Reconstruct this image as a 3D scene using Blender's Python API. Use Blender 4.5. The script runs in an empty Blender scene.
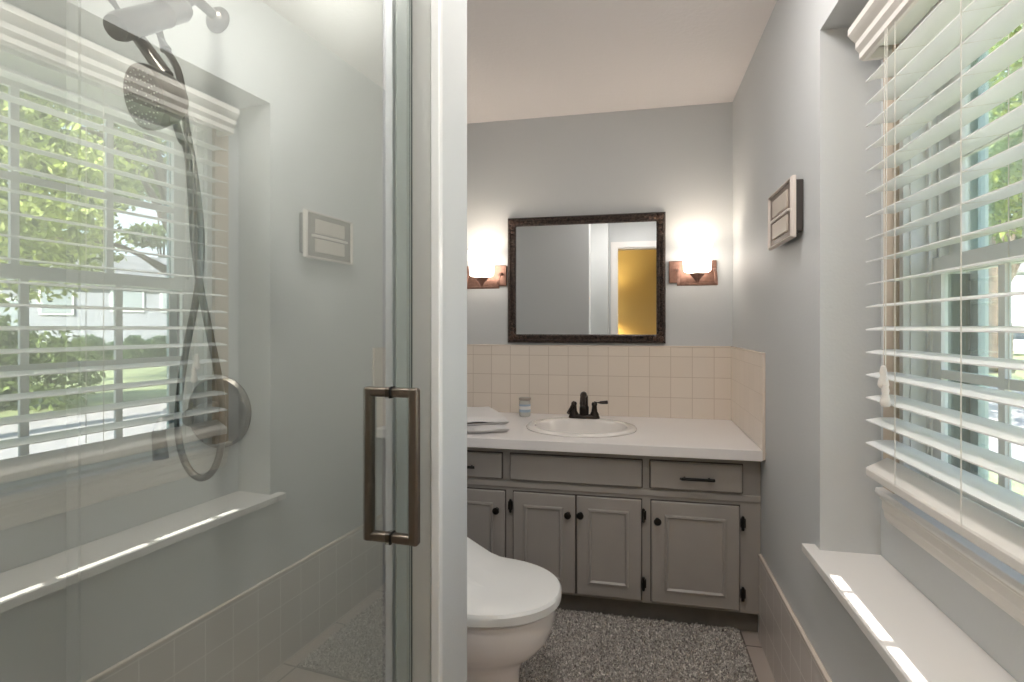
import bpy, bmesh, math, random
import numpy as np
from mathutils import Vector, Matrix
PI = math.pi
sc = bpy.context.scene
COL = sc.collection
random.seed(7)

# ---------------------------------------------------------------- camera
CAMZ = 1.255
cam_d = bpy.data.cameras.new('camera')
cam = bpy.data.objects.new('camera', cam_d); COL.objects.link(cam)
cam.location = (0, 0, CAMZ)
cam.rotation_euler = (PI/2, 0, 0.2167)
cam_d.sensor_fit = 'HORIZONTAL'; cam_d.sensor_width = 36.0
cam_d.lens = 36.0*554.9/1024
cam_d.shift_y = -(341-326.64)/1024
cam_d.clip_start = 0.02; cam_d.clip_end = 400
sc.camera = cam

# ---------------------------------------------------------------- exposure, sky, sun, room light
sc.view_settings.view_transform = 'Standard'
sc.view_settings.look = 'None'
sc.view_settings.gamma = 1.0
sc.view_settings.use_curve_mapping = False
sc.view_settings.exposure = 0.88
sc.render.film_transparent = False
try:
    sc.cycles.use_denoising = True
    sc.cycles.max_bounces = 12
    sc.cycles.transparent_max_bounces = 24
    sc.cycles.sample_clamp_indirect = 4.0
    sc.cycles.caustics_reflective = False
    sc.cycles.caustics_refractive = False
except Exception:
    pass
world = bpy.data.worlds.new('world'); sc.world = world
world.use_nodes = True
wn = world.node_tree; wn.nodes.clear()
wo = wn.nodes.new('ShaderNodeOutputWorld'); bg = wn.nodes.new('ShaderNodeBackground')
tc = wn.nodes.new('ShaderNodeTexCoord'); sepx = wn.nodes.new('ShaderNodeSeparateXYZ')
rp = wn.nodes.new('ShaderNodeValToRGB')
rp.color_ramp.elements[0].position = 0.0; rp.color_ramp.elements[0].color = (0.86, 0.92, 1.0, 1)
rp.color_ramp.elements[1].position = 0.7; rp.color_ramp.elements[1].color = (0.50, 0.68, 1.0, 1)
wn.links.new(tc.outputs['Generated'], sepx.inputs[0]); wn.links.new(sepx.outputs['Z'], rp.inputs[0])
wn.links.new(rp.outputs[0], bg.inputs[0]); bg.inputs[1].default_value = 1.7
wn.links.new(bg.outputs[0], wo.inputs[0])

SLOPE = 0.5                                   # sun comes from behind the camera
sun_d = bpy.data.lights.new('sun', 'SUN'); sun = bpy.data.objects.new('sun', sun_d); COL.objects.link(sun)
sun.rotation_euler = Vector((0.0, 1.0, -SLOPE)).to_track_quat('-Z', 'Y').to_euler()
sun_d.energy = 14.0; sun_d.color = (1.0, 0.95, 0.87); sun_d.angle = math.radians(0.15)

def lamp(name, kind, loc, power, color, size=0.1, rot=(0, 0, 0)):
    d = bpy.data.lights.new(name, kind); o = bpy.data.objects.new(name, d); COL.objects.link(o)
    d.energy = power; d.color = color; o.location = loc; o.rotation_euler = rot
    if kind == 'AREA': d.shape = 'DISK'; d.size = size
    else: d.shadow_soft_size = size
    return o
E_CEIL_FILL = 16; E_BACK_FILL = 17; P_SHOWER_FILL = 3.4; P_SCONCE = 0.30; P_HALL = 18  # ceiling, back and shower values feed added fill lamps
lamp('shower_fill_light', 'AREA', (-0.98, 0.42, 2.395), P_SHOWER_FILL, (1.0, 0.97, 0.93), 0.26)  # added fill light for the shower interior
lamp('floor_lamp_light', 'POINT', (-0.33, -1.20, 1.52), P_HALL, (1.0, 0.80, 0.45), 0.05)

# ---------------------------------------------------------------- material helpers
def mat(name, color, rough=0.5, metal=0.0, noise=0.0, nscale=20, bump=0.0, bscale=80, spec=0.5, coat=0.0, emit=None, estr=0):
    m = bpy.data.materials.new(name); m.use_nodes = True
    nt = m.node_tree; b = nt.nodes['Principled BSDF']
    b.inputs['Base Color'].default_value = (*color, 1); b.inputs['Roughness'].default_value = rough
    b.inputs['Metallic'].default_value = metal; b.inputs['Specular IOR Level'].default_value = spec
    b.inputs['Coat Weight'].default_value = coat
    t = nt.nodes.new('ShaderNodeTexCoord')
    if noise > 0:
        n = nt.nodes.new('ShaderNodeTexNoise'); n.inputs['Scale'].default_value = nscale; n.inputs['Detail'].default_value = 5
        r = nt.nodes.new('ShaderNodeValToRGB')
        r.color_ramp.elements[0].position = 0.3; r.color_ramp.elements[1].position = 0.7
        r.color_ramp.elements[0].color = (*[c*(1-noise) for c in color], 1)
        r.color_ramp.elements[1].color = (*[min(1, c*(1+noise)) for c in color], 1)
        nt.links.new(t.outputs['Object'], n.inputs['Vector']); nt.links.new(n.outputs['Fac'], r.inputs[0])
        nt.links.new(r.outputs[0], b.inputs['Base Color'])
    if bump > 0:
        n2 = nt.nodes.new('ShaderNodeTexNoise'); n2.inputs['Scale'].default_value = bscale; n2.inputs['Detail'].default_value = 3
        bp = nt.nodes.new('ShaderNodeBump'); bp.inputs['Strength'].default_value = bump; bp.inputs['Distance'].default_value = 0.01
        nt.links.new(t.outputs['Object'], n2.inputs['Vector']); nt.links.new(n2.outputs['Fac'], bp.inputs['Height'])
        nt.links.new(bp.outputs[0], b.inputs['Normal'])
    if emit:
        b.inputs['Emission Color'].default_value = (*emit, 1); b.inputs['Emission Strength'].default_value = estr
    return m

def tile_mat(name, tile, grout, axes, tw, th, off, mortar=0.0025, rough=0.25, var=0.03):
    m = bpy.data.materials.new(name); m.use_nodes = True
    nt = m.node_tree; b = nt.nodes['Principled BSDF']
    t = nt.nodes.new('ShaderNodeTexCoord'); s = nt.nodes.new('ShaderNodeSeparateXYZ'); c = nt.nodes.new('ShaderNodeCombineXYZ')
    nt.links.new(t.outputs['Object'], s.inputs[0])
    for i, (ax, o) in enumerate(zip(axes, off)):
        ad = nt.nodes.new('ShaderNodeMath'); ad.operation = 'ADD'; ad.inputs[1].default_value = o
        nt.links.new(s.outputs[ax], ad.inputs[0]); nt.links.new(ad.outputs[0], c.inputs[i])
    br = nt.nodes.new('ShaderNodeTexBrick'); br.offset = 0; br.squash = 1
    br.inputs['Scale'].default_value = 1; br.inputs['Brick Width'].default_value = tw; br.inputs['Row Height'].default_value = th
    br.inputs['Mortar Size'].default_value = mortar; br.inputs['Mortar Smooth'].default_value = 0.2; br.inputs['Bias'].default_value = 0
    br.inputs['Color1'].default_value = (*[x*(1-var) for x in tile], 1); br.inputs['Color2'].default_value = (*[min(1, x*(1+var)) for x in tile], 1)
    br.inputs['Mortar'].default_value = (*grout, 1)
    nt.links.new(c.outputs[0], br.inputs['Vector']); nt.links.new(br.outputs['Color'], b.inputs['Base Color'])
    bp = nt.nodes.new('ShaderNodeBump'); bp.invert = True; bp.inputs['Strength'].default_value = 0.25; bp.inputs['Distance'].default_value = 0.002
    nt.links.new(br.outputs['Fac'], bp.inputs['Height']); nt.links.new(bp.outputs[0], b.inputs['Normal'])
    b.inputs['Roughness'].default_value = rough
    return m

def glass_mat(name, tint, fac, rough=0.0):
    m = bpy.data.materials.new(name); m.use_nodes = True
    nt = m.node_tree; nt.nodes.clear()
    o = nt.nodes.new('ShaderNodeOutputMaterial'); mx = nt.nodes.new('ShaderNodeMixShader')
    tr = nt.nodes.new('ShaderNodeBsdfTransparent'); gl = nt.nodes.new('ShaderNodeBsdfGlossy')
    tr.inputs[0].default_value = (*tint, 1); gl.inputs['Roughness'].default_value = rough; gl.inputs['Color'].default_value = (0.96, 1.0, 0.98, 1)
    fr = nt.nodes.new('ShaderNodeFresnel'); fr.inputs['IOR'].default_value = 1.5
    ad = nt.nodes.new('ShaderNodeMath'); ad.operation = 'MULTIPLY_ADD'; ad.inputs[1].default_value = 0.5 if fac > 0 else 0.0; ad.inputs[2].default_value = max(fac, 0); ad.use_clamp = True
    nt.links.new(fr.outputs[0], ad.inputs[0]); nt.links.new(ad.outputs[0], mx.inputs[0])
    nt.links.new(tr.outputs[0], mx.inputs[1]); nt.links.new(gl.outputs[0], mx.inputs[2]); nt.links.new(mx.outputs[0], o.inputs[0])
    return m

def leaf_mat(name, c1, c2, trans=0.45):
    m = bpy.data.materials.new(name); m.use_nodes = True
    nt = m.node_tree; nt.nodes.clear()
    o = nt.nodes.new('ShaderNodeOutputMaterial'); mx = nt.nodes.new('ShaderNodeMixShader')
    d = nt.nodes.new('ShaderNodeBsdfDiffuse'); t = nt.nodes.new('ShaderNodeBsdfTranslucent')
    tc = nt.nodes.new('ShaderNodeTexCoord'); n = nt.nodes.new('ShaderNodeTexNoise'); n.inputs['Scale'].default_value = 2.2; n.inputs['Detail'].default_value = 8
    r = nt.nodes.new('ShaderNodeValToRGB'); r.color_ramp.elements[0].position = 0.35; r.color_ramp.elements[1].position = 0.65
    r.color_ramp.elements[0].color = (*c1, 1); r.color_ramp.elements[1].color = (*c2, 1)
    nt.links.new(tc.outputs['Object'], n.inputs['Vector']); nt.links.new(n.outputs['Fac'], r.inputs[0])
    nt.links.new(r.outputs[0], d.inputs[0]); nt.links.new(r.outputs[0], t.inputs[0])
    mx.inputs[0].default_value = trans
    nt.links.new(d.outputs[0], mx.inputs[1]); nt.links.new(t.outputs[0], mx.inputs[2]); nt.links.new(mx.outputs[0], o.inputs[0])
    return m

M = {}
M['wall'] = mat('wall_paint', (0.62, 0.632, 0.632), 0.55, bump=0.05, bscale=120)
M['ceil'] = mat('ceiling_paint', (0.90, 0.85, 0.83), 0.8, bump=0.15, bscale=60)
M['white'] = mat('white_trim_paint', (0.82, 0.79, 0.76), 0.35)
M['white2'] = mat('white_vinyl', (0.80, 0.80, 0.77), 0.4)
M['cream'] = mat('cream_paint', (0.80, 0.76, 0.71), 0.4)
M['slat'] = mat('slat_white', (0.86, 0.86, 0.84), 0.35)
M['panel'] = mat('shower_panel', (0.62, 0.625, 0.60), 0.3)
M['cab'] = mat('cabinet_paint', (0.375, 0.35, 0.325), 0.38, noise=0.03, nscale=8)
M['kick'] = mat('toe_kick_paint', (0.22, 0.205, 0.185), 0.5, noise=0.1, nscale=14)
M['gap'] = mat('cabinet_gap', (0.10, 0.09, 0.08), 0.8)
M['black'] = mat('black_hardware', (0.012, 0.011, 0.010), 0.35, metal=0.4)
M['counter'] = mat('white_laminate', (0.88, 0.845, 0.83), 0.3)
M['porc'] = mat('porcelain', (0.86, 0.82, 0.78), 0.08, coat=0.3)
M['toilet'] = mat('toilet_porcelain', (0.90, 0.865, 0.855), 0.10, coat=0.3)
M['lid'] = mat('lid_plastic', (0.84, 0.84, 0.82), 0.22)
M['bronze'] = mat('oil_rubbed_bronze', (0.035, 0.028, 0.024), 0.28, metal=0.75)
M['copper'] = mat('brushed_copper_bronze', (0.30, 0.17, 0.13), 0.35, metal=0.85, noise=0.15, nscale=60)
M['nickel'] = mat('brushed_nickel', (0.19, 0.17, 0.15), 0.3, metal=0.9, noise=0.05, nscale=90)
M['nickel_dark'] = mat('dark_nickel', (0.15, 0.138, 0.122), 0.3, metal=0.9)
M['pullmetal'] = mat('satin_bronze_pull', (0.19, 0.155, 0.13), 0.33, metal=0.85)
M['frame'] = mat('ornate_frame', (0.050, 0.034, 0.027), 0.3, metal=0.4, noise=0.9, nscale=90, bump=1.0, bscale=160)
M['orn'] = mat('frame_ornament', (0.11, 0.07, 0.055), 0.4, metal=0.5, noise=0.7, nscale=120, bump=1.0, bscale=220)
M['towel'] = mat('towel_cotton', (0.92, 0.89, 0.87), 0.95, bump=0.6, bscale=400)
M['mirror'] = mat('mirror_silver', (0.93, 0.94, 0.94), 0.0, metal=1.0)
M['yellow'] = mat('yellow_wall', (0.57, 0.43, 0.17), 0.7)
M['shade'] = mat('lit_glass_shade', (0.9, 0.88, 0.85), 0.4, emit=(1.0, 0.90, 0.79), estr=3.7)
M['fill_lens'] = mat('lit_fill_lens', (0.9, 0.9, 0.88), 0.4, emit=(1.0, 0.95, 0.9), estr=3)
M['fill_bowl'] = mat('lit_fill_bowl', (0.9, 0.9, 0.88), 0.4, emit=(1.0, 0.965, 0.93), estr=E_CEIL_FILL)
M['fill_bowl_back'] = mat('lit_fill_bowl_back', (0.9, 0.9, 0.88), 0.4, emit=(1.0, 0.965, 0.93), estr=E_BACK_FILL)
M['cord'] = mat('cord', (0.80, 0.77, 0.71), 0.7)
M['tan'] = mat('tan_casing', (0.62, 0.52, 0.41), 0.5)
M['glass'] = glass_mat('shower_glass', (0.86, 0.89, 0.875), 0.36)
M['glass_clear'] = glass_mat('shower_glass_body', (0.97, 0.985, 0.975), -0.2)
M['pane'] = glass_mat('window_glass', (0.95, 0.975, 0.965), 0.02)
M['seal'] = leaf_mat('clear_vinyl_seal', (0.80, 0.86, 0.85), (0.84, 0.89, 0.88), 0.5)
_n = M['seal'].node_tree; _t = _n.nodes.new('ShaderNodeBsdfTransparent'); _x = _n.nodes.new('ShaderNodeMixShader'); _x.inputs[0].default_value = 0.45
_o = [q for q in _n.nodes if q.type == 'OUTPUT_MATERIAL'][0]; _s = _o.inputs[0].links[0].from_socket
_n.links.new(_s, _x.inputs[1]); _n.links.new(_t.outputs[0], _x.inputs[2]); _n.links.new(_x.outputs[0], _o.inputs[0])
M['chime'] = mat('chime_plastic', (0.74, 0.66, 0.60), 0.35)
M['chime2'] = mat('chime_taupe', (0.20, 0.145, 0.115), 0.4)
M['chime3'] = mat('chime_tile', (0.62, 0.54, 0.46), 0.4)
M['chime4'] = mat('chime_backbox', (0.06, 0.05, 0.045), 0.5)
M['rubber'] = mat('white_nozzle', (0.62, 0.62, 0.58), 0.5)
SPL = (0.82, 0.73, 0.635)
M['tile_back'] = tile_mat('backsplash_tile_x', SPL, (0.62, 0.52, 0.43), (0, 2), 0.1085, 0.108, (10*0.1085+0.0285, 10*0.108-0.773+0.001), 0.0016, 0.2, 0.02)
M['tile_side'] = tile_mat('backsplash_tile_y', SPL, (0.70, 0.61, 0.52), (1, 2), 0.1085, 0.108, (0.02, 10*0.108-0.773+0.001), 0.0012, 0.2, 0.02)
M['tile_wain'] = tile_mat('wainscot_tile', (0.70, 0.64, 0.60), (0.90, 0.85, 0.80), (1, 2), 0.108, 0.108, (0.02, 0.108*10-0.003), 0.0022, 0.25, 0.02)
M['cap'] = mat('tile_cap', (0.78, 0.68, 0.59), 0.2)
M['tile_floor'] = tile_mat('floor_tile', (0.50, 0.43, 0.38), (0.17, 0.14, 0.12), (0, 1), 0.305, 0.305, (10*0.305-0.427, 10*0.305-2.331), 0.004, 0.35, 0.05)

# ---------------------------------------------------------------- mesh helpers
def smooth(o, ang=40):
    me = o.data
    me.polygons.foreach_set('use_smooth', [True]*len(me.polygons))
    try:
        me.set_sharp_from_angle(angle=math.radians(ang))
    except Exception:
        pass

def bm_obj(name, bm, m, parent=None, sm=False, bevel=0, seg=2):
    bmesh.ops.recalc_face_normals(bm, faces=bm.faces)
    me = bpy.data.meshes.new(name); bm.to_mesh(me); bm.free()
    o = bpy.data.objects.new(name, me); COL.objects.link(o)
    me.materials.append(M[m] if isinstance(m, str) else m)
    if parent: o.parent = parent
    if bevel:
        b = o.modifiers.new('bevel', 'BEVEL'); b.width = bevel; b.segments = seg; b.limit_method = 'ANGLE'; b.angle_limit = math.radians(40)
    if sm or bevel: smooth(o)
    return o

def box(bm, x0, x1, y0, y1, z0, z1, mtx=None):
    vs = [bm.verts.new(p) for p in ((x0,y0,z0),(x1,y0,z0),(x1,y1,z0),(x0,y1,z0),(x0,y0,z1),(x1,y0,z1),(x1,y1,z1),(x0,y1,z1))]
    for f in ((0,3,2,1),(4,5,6,7),(0,1,5,4),(1,2,6,5),(2,3,7,6),(3,0,4,7)): bm.faces.new([vs[i] for i in f])
    if mtx: bmesh.ops.transform(bm, matrix=mtx, verts=vs)
    return vs

def boxes(name, lst, m, parent=None, bevel=0):
    bm = bmesh.new()
    for b in lst: box(bm, *b)
    return bm_obj(name, bm, m, parent, bevel=bevel)

def loft(bm, rings, closed=True, cap=True):
    rs = [[bm.verts.new(p) for p in r] for r in rings]
    n = len(rs[0])
    for a, b in zip(rs[:-1], rs[1:]):
        for i in range(n if closed else n-1):
            j = (i+1) % n
            try: bm.faces.new((a[i], a[j], b[j], b[i]))
            except ValueError: pass
    if cap:
        try: bm.faces.new(list(reversed(rs[0])))
        except ValueError: pass
        try: bm.faces.new(rs[-1])
        except ValueError: pass
    return rs

def frame_axes(d):
    d = d.normalized(); up = Vector((0, 0, 1)) if abs(d.z) < 0.95 else Vector((0, 1, 0))
    u = d.cross(up).normalized(); v = u.cross(d).normalized()
    return u, v

def tube(bm, pts, r, n=12, cap=True):
    pts = [Vector(p) for p in pts]; rr = r if isinstance(r, (list, tuple)) else [r]*len(pts)
    rings = []; u = None
    for i, p in enumerate(pts):
        d = (pts[min(i+1, len(pts)-1)]-pts[max(i-1, 0)]).normalized()
        if u is None: u, v = frame_axes(d)
        else:
            u = (u-d*u.dot(d)).normalized(); v = d.cross(u)
        rings.append([p+u*rr[i]*math.cos(2*PI*k/n)+v*rr[i]*math.sin(2*PI*k/n) for k in range(n)])
    loft(bm, rings, cap=cap)

def lathe(bm, prof, origin=(0, 0, 0), axis=(0, 0, 1), n=32, cap=True):
    o = Vector(origin); d = Vector(axis).normalized(); u, v = frame_axes(d)
    loft(bm, [[o+d*h+(u*math.cos(2*PI*k/n)+v*math.sin(2*PI*k/n))*max(r, 1e-4) for k in range(n)] for r, h in prof], cap=cap)

def spline(pts, k=8):
    P = [Vector(p) for p in pts]; out = []
    for i in range(len(P)-1):
        p0 = P[max(i-1, 0)]; p1 = P[i]; p2 = P[i+1]; p3 = P[min(i+2, len(P)-1)]
        for j in range(k):
            t = j/k
            out.append(0.5*((2*p1)+(p2-p0)*t+(2*p0-5*p1+4*p2-p3)*t*t+(3*p1-p0-3*p2+p3)*t**3))
    out.append(P[-1]); return out

def prism(bm, prof, axis, a, b):
    """profile of (p, q) pairs extruded along axis 'x' or 'y'"""
    if axis == 'y': loft(bm, [[(p, a, q) for p, q in prof], [(p, b, q) for p, q in prof]])
    else: loft(bm, [[(a, p, q) for p, q in prof], [(b, p, q) for p, q in prof]])

def thing(name, label, cat, loc=(0, 0, 0), rotz=0, group=None):
    o = bpy.data.objects.new(name, None); COL.objects.link(o)
    o.location = loc; o.rotation_euler = (0, 0, rotz); o.empty_display_size = 0.05
    o['label'] = label; o['category'] = cat
    if group: o['group'] = group
    return o

def rel(parent, *objs):
    for o in objs:
        o.parent = parent
        o.matrix_parent_inverse = Matrix.LocRotScale(parent.location, parent.rotation_euler, None).inverted()

def tag(o, label, cat, group=None, kind=None):
    o['label'] = label; o['category'] = cat
    if group: o['group'] = group
    if kind: o['kind'] = kind
    return o

def struct(o):
    o['kind'] = 'structure'; return o

# ================================================================ THE SETTING
W = 0.4977; W2 = 0.647; YN = 1.668; YN0 = 0.32; D = 3.05; HC = 2.418; NT = 2.068; LZ = 0.643
WY0, WY1, WZ0, WZ1 = 0.44, 1.545, 0.84, 1.96          # window opening
HB = -1.50                                             # back of the hall
XL = -1.31; XT = -1.02; PX = -0.383; PY0 = 1.064; PY1 = 1.249

fl = struct(boxes('floor', [(XL-.1, W+.25, -0.32, D+.1, -0.12, 0.0)], 'tile_floor'))
struct(boxes('ceiling', [(-1.8, 0.85, HB-.1, D+.1, HC, HC+.12)], 'ceil'))
struct(boxes('wall_back', [(XL-.1, W+.15, D, D+.12, 0, HC)], 'wall'))
# right wall: inner layer with the window niche, outer layer with the window hole
struct(boxes('wall_right', [
    (W, W2, -0.32, YN0, 0, HC), (W, W2, YN, D, 0, HC), (W, W2, YN0, YN, 0, LZ-.022), (W, W2, YN0, YN, NT, HC),
    (W2, 0.80, -0.32, WY0, 0, HC), (W2, 0.80, WY1, D+.12, 0, HC), (W2, 0.80, WY0, WY1, 0, WZ0), (W2, 0.80, WY0, WY1, WZ1, HC)], 'wall'))
struct(boxes('wall_left', [(XL-.1, XL, -0.32, PY0, 0, HC)], 'panel'))
struct(boxes('wall_toilet', [(XL-.1, XT, PY1, D, 0, HC)], 'wall'))
struct(boxes('wall_partition', [(XL-.1, PX, PY0+.004, PY1, 0, HC)], 'wall'))
sp = boxes('shower_wall_panel', [(XL, -0.400, PY0-.004, PY0+.004, 0.02, HC)], 'panel')
sp.name = 'wall_shower'; struct(sp)
struct(boxes('trim_partition_corner', [(-0.400, PX+.002, PY0-.010, PY0+.012, 0.0, HC)], mat('white_edge', (.92, .92, .91), .25), bevel=.003))
struct(boxes('trim_shower_corner', [(XL, XL+.035, PY0-.010, PY0-.004, 0.05, HC)], 'panel'))
struct(boxes('wall_front', [(XL-.1, -0.19, -0.32, -0.20, 0, HC), (0.493, W, -0.32, -0.20, 0, HC), (-0.19, 0.493, -0.32, -0.20, 2.13, HC)], 'wall'))
struct(boxes('wall_shower_near', [(XL, -0.275, -0.20, 0.09, 0, HC)], 'wall'))
struct(boxes('trim_door_casing', [(-0.255, -0.19, -0.20, -0.183, 0, 2.195), (-0.19, 0.493, -0.20, -0.183, 2.13, 2.195),
                                   (-0.19, -0.178, -0.32, -0.20, 0, 2.118), (-0.19, 0.493, -0.32, -0.20, 2.118, 2.13)], 'white'))
# hall beyond the doorway, yellow, with an added narrow slit that throws the sun streak on the ledge
SX0, SX1 = 0.4710, 0.4935
hz = lambda y: LZ + SLOPE*(y-HB)                        # height on the hall wall of the ray landing on the ledge at y
segs = [(hz(0.10), hz(0.62)), (hz(0.66), hz(0.98)), (hz(1.01), hz(1.24)), (hz(1.265), hz(1.46)), (hz(1.475), hz(1.60))]
hb = [(-1.8, SX0, HB-.1, HB, 0, HC), (SX1, 0.85, HB-.1, HB, 0, HC), (SX0, SX1, HB-.1, HB, 0, segs[0][0]), (SX0, SX1, HB-.1, HB, segs[-1][1], HC)]
hall = boxes('wall_hall', hb + [(-1.8, -1.7, HB, -0.32, 0, HC), (0.75, 0.85, HB, -0.32, 0, HC)], 'yellow'); struct(hall)
wm = boxes('sun_slit_bars', [(SX0, SX1, HB-.052, HB-.048, a[1], b[0]) for a, b in zip(segs[:-1], segs[1:])], 'white'); struct(wm)  # bars across the added slit, breaking up the sun streak
struct(boxes('floor_hall', [(-1.8, 0.85, HB-.1, -0.32, -0.12, 0)], mat('hall_oak_floor', (0.30, 0.19, 0.10), 0.4, noise=0.3, nscale=6)))

# window ledge: a board that laps past the niche
bm = bmesh.new()
box(bm, 0.4625, W2, YN0, YN, LZ-.022, LZ)
box(bm, 0.4625, W, YN, 1.71, LZ-.022, LZ); box(bm, 0.4625, W, 0.27, YN0, LZ-.022, LZ)
struct(bm_obj('trim_window_ledge', bm, 'white', bevel=.002))
# backsplash and wainscot
bsp = struct(boxes('trim_backsplash', [(XT, W-.010, D-.009, D, 0.773, 1.146)], 'tile_back'))
struct(boxes('trim_side_splash', [(W-.010, W, 2.32, D, 0.773, 1.146)], 'tile_side'))
struct(boxes('trim_backsplash_cap', [(XT, W, D-.012, D, 1.146, 1.154), (W-.0125, W, 2.312, D-.012, 1.146, 1.154), (W-.011, W, 2.312, 2.32, 0.735, 1.146)], 'cap', bevel=.002))
struct(boxes('trim_wainscot', [(W-.010, W, -0.18, 2.386, 0.0, 0.337)], 'tile_wain'))
struct(boxes('trim_wainscot_cap', [(W-.013, W, -0.18, 2.385, 0.335, 0.346)], 'cap', bevel=.003))
struct(boxes('trim_shower_curb', [(-0.60, -0.415, 0.09, PY0-.006, 0.0, 0.07)], 'white', bevel=.006))

# ---------------------------------------------------------------- the window
win = struct(boxes('window_1', [
    (0.640, 0.80, WY1-.020, WY1, WZ0, WZ1), (0.640, 0.80, WY0, WY0+.020, WZ0, WZ1),
    (0.640, 0.80, WY0+.02, WY1-.02, WZ1-.02, WZ1), (0.640, 0.80, WY0+.02, WY1-.02, WZ0, WZ0+.012)], 'white2'))
def prt(o, p=win):
    o.parent = p; return o
def sash(name, x0, x1, z0, z1, y0, y1, rail_b, rail_t):
    st = 0.048
    s = boxes(name, [(x0, x1, y1-st, y1, z0, z1), (x0, x1, y0, y0+st, z0, z1), (x0, x1, y0+st, y1-st, z0, z0+rail_b), (x0, x1, y0+st, y1-st, z1-rail_t, z1)], 'white2')
    prt(s)
    gz0, gz1 = z0+rail_b, z1-rail_t; xm = (x0+x1)/2
    mu = [(xm-.0055, xm+.0055, yy-.010, yy+.010, gz0, gz1) for yy in (1.262, 1.012, 0.762)]
    mu.append((xm-.005, xm+.005, y0+st, y1-st, (gz0+gz1)/2-.010, (gz0+gz1)/2+.010))
    g = boxes('muntin_grid', mu, 'white2'); g.parent = s
    p = boxes('glass_pane', [(xm-.0015, xm+.0015, y0+st-.005, y1-st+.005, gz0-.005, gz1+.005)], 'pane'); p.parent = s
    return s
sash('lower_sash', 0.698, 0.712, WZ0+.012, 1.418, WY0+.02, WY1-.02, 0.055, 0.036)
sash('upper_sash', 0.738, 0.753, 1.382, WZ1-.02, WY0+.02, WY1-.02, 0.036, 0.045)
tr_ = [(0.690, 0.697, WY1-.032, WY1-.020, WZ0, WZ1), (0.7125, 0.7165, WY1-.030, WY1-.020, WZ0, WZ1), (0.655, 0.668, WY1-.024, WY1-.019, WZ0, WZ1), (0.754, 0.758, WY1-.032, WY1-.020, 1.385, WZ1)]
prt(boxes('jamb_track', tr_, 'white2'))
prt(boxes('jamb_liner', [(0.717, 0.781, WY1-.0215, WY1-.018, WZ0+.02, 1.381)], mat('jamb_liner_taupe', (0.05, 0.047, 0.035), 0.6)))
prt(boxes('window_casing', [(0.627, W2, WY1, WY1+.058, WZ0-.04, WZ1+.06), (0.627, W2, WY0-.058, WY0, WZ0-.04, WZ1+.06), (0.627, W2, WY0, WY1, WZ1, WZ1+.06)], 'tan'))
bm = bmesh.new()
prism(bm, [(0.606, 0.830), (0.609, 0.841), (W2, 0.842), (0.697, 0.842), (0.697, 0.826), (0.610, 0.822)], 'y', WY0-.08, 1.603)
prt(bm_obj('window_stool', bm, 'white', bevel=.002))
bm = bmesh.new()
prism(bm, [(0.616, 0.824), (0.616, 0.815), (0.621, 0.809), (0.621, 0.790), (0.625, 0.783), (0.627, 0.768), (0.634, 0.756), (W2, 0.748), (W2, 0.824)], 'y', WY0-.07, 1.596)
prt(bm_obj('apron', bm, 'cream'))
struct(boxes('trim_exterior_casing', [(0.80, 0.83, WY1, WY1+.09, WZ0-.05, WZ1+.09), (0.80, 0.83, WY0-.09, WY0, WZ0-.05, WZ1+.09), (0.80, 0.83, WY0, WY1, WZ1, WZ1+.09)], mat('exterior_trim', (0.55, 0.62, 0.60), 0.5)))
# the screen frame outside
prt(boxes('screen_frame', [(0.782, 0.796, WY1-.05, WY1-.02, WZ0+.012, WZ1-.02), (0.782, 0.796, WY0+.02, WY0+.05, WZ0+.012, WZ1-.02)], mat('screen_frame_grey', (0.30, 0.38, 0.38), 0.4, metal=.4)))

# ================================================================ window blind
blind = thing('window_blind', 'white wooden horizontal blind hanging over the window in the niche', 'blind', (0.597, 1.0, 1.93))
BY0, BY1 = 0.42, 1.54
bm = bmesh.new()
NS = 17; PIT = 0.0562
for i in range(NS):
    z = 0.966+PIT*i
    prof = []
    for k in range(7):
        t = k/6; x = 0.5635+0.066*t; prof.append((x, z+0.0075*t+0.0028*math.sin(PI*t)+0.0014))
    low = [(x, zz-0.0028) for x, zz in reversed(prof)]
    prism(bm, prof+low, 'y', BY0, BY1)
rel(blind, bm_obj('slats', bm, 'slat', sm=True))
bm = bmesh.new(); prism(bm, [(0.5665, 0.884), (0.5635, 0.888), (0.5635, 0.902), (0.566, 0.906), (0.611, 0.931), (0.617, 0.929), (0.620, 0.915), (0.617, 0.910)], 'y', BY0, BY1)
rel(blind, bm_obj('bottom_rail', bm, 'cream'))
bm = bmesh.new()
prism(bm, [(0.5635, 1.926), (0.556, 1.931), (0.556, 1.945), (0.547, 1.957), (0.547, 1.972), (0.536, 1.984), (0.530, 1.992), (0.530, 2.008), (0.5725, 2.008), (0.5725, 1.926)], 'y', BY0-.02, 1.560)
box(bm, 0.5725, W2, BY0-.02, BY0-.01, 1.926, 2.008); box(bm, 0.5725, W2, 1.55, 1.56, 1.926, 2.008)
rel(blind, bm_obj('valance', bm, 'cream'))
rel(blind, boxes('headrail', [(0.578, 0.636, BY0, BY1, 1.950, 2.000)], 'white2', bevel=.002))
for yy in (1.375, 1.122, 0.86, 0.56):
    bm = bmesh.new()
    for xx in (0.5610, 0.6325):
        tube(bm, [(xx, yy, 0.905 if xx < .6 else .93), (xx, yy, 1.96)], 0.0011, 6)
    for i in range(NS): tube(bm, [(0.5610, yy, 0.9645+PIT*i), (0.6325, yy, 0.9705+PIT*i)], 0.0007, 4)
    rel(blind, bm_obj('ladder_cord', bm, 'cord'))
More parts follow.
